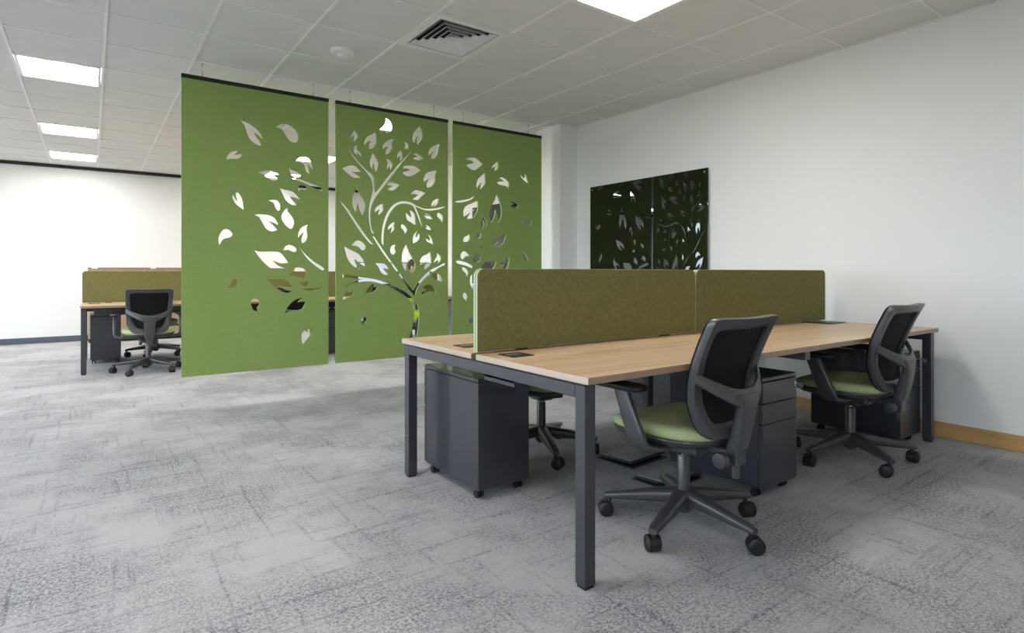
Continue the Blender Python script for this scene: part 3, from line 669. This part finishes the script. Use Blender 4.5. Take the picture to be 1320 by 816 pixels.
        for s in (-1, 1):
            bm = bmesh.new(); lathe(bm, [(.004, s*.029), (.015, s*.0295), (.027, s*.028), (.0325, s*.023), (.033, s*.0115), (.030, s*.0105)], (.016, 0, .033), 'y', 22)
            bmesh.ops.transform(bm, matrix=Mx, verts=bm.verts); obj('castor_wheel', bm, 'rubber', ca, 40)
    return t
ch0 = make_chair()
# x, y, heading of the seat, heading of the base
CHAIRS = [(.715, .168, 1, -90, 'nearest office chair, black mesh back and green seat, at the foreground desk'),
          (2.237, .172, 2, -49, 'black mesh office chair with green seat at the wall end of the foreground desk'),
          (.86, 1.33, 172, 245.8-172, 'office chair tucked in at the far side of the foreground desk, mostly hidden'),
          (-.847, 6.096, -1, 165, 'black office chair with its back turned at the left-hand desk'),
          (-.67, 7.50, 180, 30, 'office chair on the far side of the left-hand desk, only its base showing'),
          (.62, 6.10, 4, 80, 'black office chair at the left-hand desk, hidden behind the first green panel'),
          (2.13, 5.74, -95, 20, 'office chair the person in high visibility clothing sits on'),
          (2.83, 4.98, 25, 0, 'black office chair parked behind the gap right of the tree panel')]
for i, (x, y, a, ba, lab) in enumerate(CHAIRS):
    c = ch0 if i == 0 else copy_tree(ch0)
    c.location = (x, y, 0); c.rotation_euler = (0, 0, R(a)); c['label'] = lab
    rel = ba if i == 2 else ba-a
    for ch in c.children:
        if ch.name.split('.')[0] in ('star_base', 'castor'): ch.rotation_euler = (0, 0, R(rel))

# ------------------------------------------------------------------ floor boxes under the foreground desk
def floor_box(x, y, rz, tilt, label, sx=.15, sy=.115):
    t = thing('floor_box', label, 'floor box', (x, y, 0), R(rz))
    fr = bmesh.new()
    box(fr, -sx-.012, sx+.012, -sy-.012, -sy, 0, .006); box(fr, -sx-.012, sx+.012, sy, sy+.012, 0, .006); box(fr, -sx-.012, -sx, -sy, sy, 0, .006); box(fr, sx, sx+.012, -sy, sy, 0, .006)
    obj('frame', fr, 'steel', t)
    obj('well', B(-sx, sx, -sy, sy, .0005, .003), 'dark_void', t)
    mx = Matrix.Translation((0, sy, .012)) @ Matrix.Rotation(R(-tilt), 4, 'X')
    ld = obj('lid', B(-sx, sx, -2*sy, 0, -.004, .010, .001, mtx=mx), 'steel', t)
    obj('carpet_inlay', B(-sx+.008, sx-.008, -2*sy+.008, -.008, .0098, .0125, mtx=mx), 'carpet', ld)
    return t
floor_box(1.22, .925, 4, 3.5, 'floor box with carpet-topped lid propped open under the foreground desk')
floor_box(1.10, .58, 4, 2, 'second floor box with carpet lid, behind the nearest chair base', .13, .10)

# ------------------------------------------------------------------ low cupboards along the far wall
UX = [-1.40+.77*k for k in range(5)]
CL = ['brown oak low cupboard at the far wall, left end of the row', 'brown oak low cupboard at the far wall, second from the left', 'brown oak low cupboard at the far wall, third from the left, behind the panels', 'brown oak low cupboard at the far wall, right end of the row']
for k in range(4):
    t = thing('low_cupboard', CL[k], 'cupboard', (UX[k], 9.62, 0), 0)
    wd = .768
    obj('body', B(0, wd, .02, .44, .06, 1.14, .001), 'oak_unit', t); obj('plinth', B(.01, wd-.01, .05, .43, 0, .06), 'black', t)
    obj('top', B(-.001, wd+.001, -.002, .442, 1.14, 1.165, .001), 'oak_front', t)
    for s in (0, 1):
        d = obj('door', B(s*wd/2+.002, (s+1)*wd/2-.002, 0, .019, .065, 1.135, .001), 'oak_unit', t)
        hx = wd/2+(-.04 if s == 0 else .03); obj('handle', B(hx, hx+.01, -.022, 0, .60, .75, .002), 'alu', d)
    obj('white_label_holder', B(.045, .125, -.006, .05, 1.145, 1.178, .001), 'white', t)

# ------------------------------------------------------------------ monitors on the desk behind the tree panel
def monitor(x, y, m, label):
    t = thing('monitor', label, 'monitor', (x, y, ZT+.0005))
    obj('stand', B(-.10, .10, -.08, .09, 0, .012, .003), 'black', t)
    obj('neck', B(-.025, .025, .02, .045, .012, .30, .004), 'black', t)
    s = obj('housing', B(-.265, .265, -.012, .022, .175, .505, .006), 'black', t)
    obj('display', B(-.255, .255, -.0135, -.011, .187, .495), m, s)
monitor(1.99, 6.62, 'scr_light', 'monitor with lavender display left of the person, behind the tree panel')
monitor(2.62, 6.62, 'scr_dark', 'monitor with dark blue display right of the person, behind the tree panel')

# ------------------------------------------------------------------ person seated at that desk, facing away
def person(loc, rz):
    V, E_, Rd = [], [], []
    def add(p, r, par=None):
        V.append(p); Rd.append(r if isinstance(r, tuple) else (r, r)); i = len(V)-1
        if par is not None: E_.append((par, i))
        return i
    pelvis = add((0, -.08, .56), (.165, .125))
    sp1 = add((0, -.09, .70), (.150, .115), pelvis); sp2 = add((0, -.085, .86), (.165, .120), sp1)
    sp3 = add((0, -.06, .99), (.150, .095), sp2); nk = add((0, -.035, 1.055), (.062, .062), sp3); add((0, -.015, 1.10), (.055, .058), nk)
    hands = []
    for s in (-1, 1):
        hp = add((s*.10, -.03, .545), .085, pelvis); kn0 = add((s*.12, .20, .545), .076, hp); kn = add((s*.13, .38, .535), .062, kn0)
        sh = add((s*.13, .40, .32), .052, kn); an = add((s*.13, .38, .14), .040, sh); ft = add((s*.135, .46, .090), .038, an); add((s*.14, .56, .082), .034, ft)
        sd_ = add((s*.185, -.05, .985), .062, sp3); el0 = add((s*.225, .00, .86), .052, sd_); el = add((s*.235, .07, .755), .045, el0)
        f1 = add((s*.20, .22, .775), .038, el); wr = add((s*.165, .33, .775), .027, f1); pm = add((s*.155, .385, .772), (.036, .018), wr); hands.append((s, pm))
    me = bpy.data.meshes.new('person'); me.from_pydata([Vector(v) for v in V], E_, [])
    o = bpy.data.objects.new('person', me); col.objects.link(o)
    md = o.modifiers.new('skin', 'SKIN'); md.use_smooth_shade = True
    for i, sv in enumerate(me.skin_vertices[0].data): sv.radius = Rd[i]; sv.use_root = (i == 0)
    sb = o.modifiers.new('sub', 'SUBSURF'); sb.levels = 2; sb.render_levels = 2
    def bake(ob):
        dg = bpy.context.evaluated_depsgraph_get(); dg.update(); m2 = bpy.data.meshes.new_from_object(ob.evaluated_get(dg)); return m2
    body = bmesh.new(); body.from_mesh(bake(o)); bpy.data.objects.remove(o)
    # fingers: short skinned chains rooted in the palms
    for s, pm in hands:
        px, py, pz = V[pm]
        for k in range(5):
            if k < 4:
                x0 = px+s*(-.024+.016*k)*-1; ln = (.062, .075, .080, .066)[3-k]
                pts = [(x0, py-.01, pz), (x0, py+.035, pz+.004), (x0, py+.035+ln*.5, pz+.006), (x0, py+.035+ln*.95, pz-.012)]; rr = (.0095, .009, .0085, .007)
            else: pts = [(px-s*.022, py-.02, pz), (px-s*.042, py+.01, pz-.002), (px-s*.052, py+.035, pz-.006), (px-s*.052, py+.055, pz-.010)]; rr = (.012, .011, .010, .008)
            m3 = bpy.data.meshes.new('f'); m3.from_pydata([Vector(p) for p in pts], [(0, 1), (1, 2), (2, 3)], []); fo = bpy.data.objects.new('f', m3); col.objects.link(fo)
            fo.modifiers.new('s', 'SKIN'); fo.modifiers.new('u', 'SUBSURF').levels = 1
            for i, sv in enumerate(m3.skin_vertices[0].data): sv.radius = (rr[i], rr[i]); sv.use_root = (i == 0)
            fb = bmesh.new(); fb.from_mesh(bake(fo)); bpy.data.objects.remove(fo); merge(body, fb)
    # head: shaped sphere with nose, brow, chin, ears
    hd = bmesh.new(); bmesh.ops.create_uvsphere(hd, u_segments=32, v_segments=24, radius=1)
    for v in hd.verts:
        x, y, z = v.co
        jaw = max(0, -z)
        X = x*.077*(1-.30*jaw*jaw); Y = y*.098*(1-.12*jaw)+.012*jaw; Z = z*.118
        if y > .5 and abs(x) < .30:
            nz = math.exp(-((z+.10)/.16)**2)*math.exp(-(x/.13)**2); Y += .024*nz
            Y += .006*math.exp(-((z-.22)/.10)**2); Y -= .006*math.exp(-((z+.48)/.05)**2)
        if y > .4: Y -= .010*math.exp(-((z-.08)/.10)**2)*math.exp(-((abs(x)-.38)/.14)**2)
        v.co = Vector((X, Y, Z))
    for s in (-1, 1):
        er = bmesh.new(); bmesh.ops.create_uvsphere(er, u_segments=12, v_segments=8, radius=1)
        for v in er.verts: v.co = Vector((s*.078+v.co.x*.010, -.004+v.co.y*.020, -.008+v.co.z*.031))
        merge(hd, er)
    merge(body, hd, Matrix.Translation((0, .012, 1.195)) @ Matrix.Rotation(R(-35), 4, 'Z') @ Matrix.Rotation(R(-8), 4, 'X'))
    names = ['navy', 'hivis', 'silver', 'skin', 'shoe']
    for f in body.faces:
        c = f.calc_center_median(); k = 0
        if c.z > 1.065: k = 3
        elif c.y > .335 and c.z > .70: k = 3
        elif c.z < .135: k = 4
        elif c.y < .30 and abs(c.x) < .22 and .44 < c.z < .80:
            k = 2 if (.69 < c.z < .735 and c.y < .12) or .14 < c.y < .19 or .235 < c.y < .27 else 1
        elif c.z > .66 and c.y > .06: k = 1 if c.y < .27 else 2
        f.material_index = k
    p = obj('person', body, names, None, 60)
    p.location = loc; p.rotation_euler = (0, 0, rz)
    tag(p, 'person in navy and lime high visibility jacket seated beside a desk behind the tree panel', 'person')
    hb = bmesh.new(); bmesh.ops.create_uvsphere(hb, u_segments=32, v_segments=20, radius=1)
    dl = [v for v in hb.verts if v.co.z < -.42 or (v.co.y > .35 and v.co.z < .52) or (v.co.y > -.10 and v.co.z < .02)]
    bmesh.ops.delete(hb, geom=dl, context='VERTS')
    for v in hb.verts: x, y, z = v.co; v.co = Vector((x*.0815, y*.1025, z*.1235))
    bmesh.ops.transform(hb, matrix=Matrix.Translation((0, .012, 1.197)) @ Matrix.Rotation(R(-35), 4, 'Z') @ Matrix.Rotation(R(-8), 4, 'X'), verts=hb.verts)
    obj('hair', hb, 'hair', p, 60)
person((2.16, 5.73, -.045), R(-95))
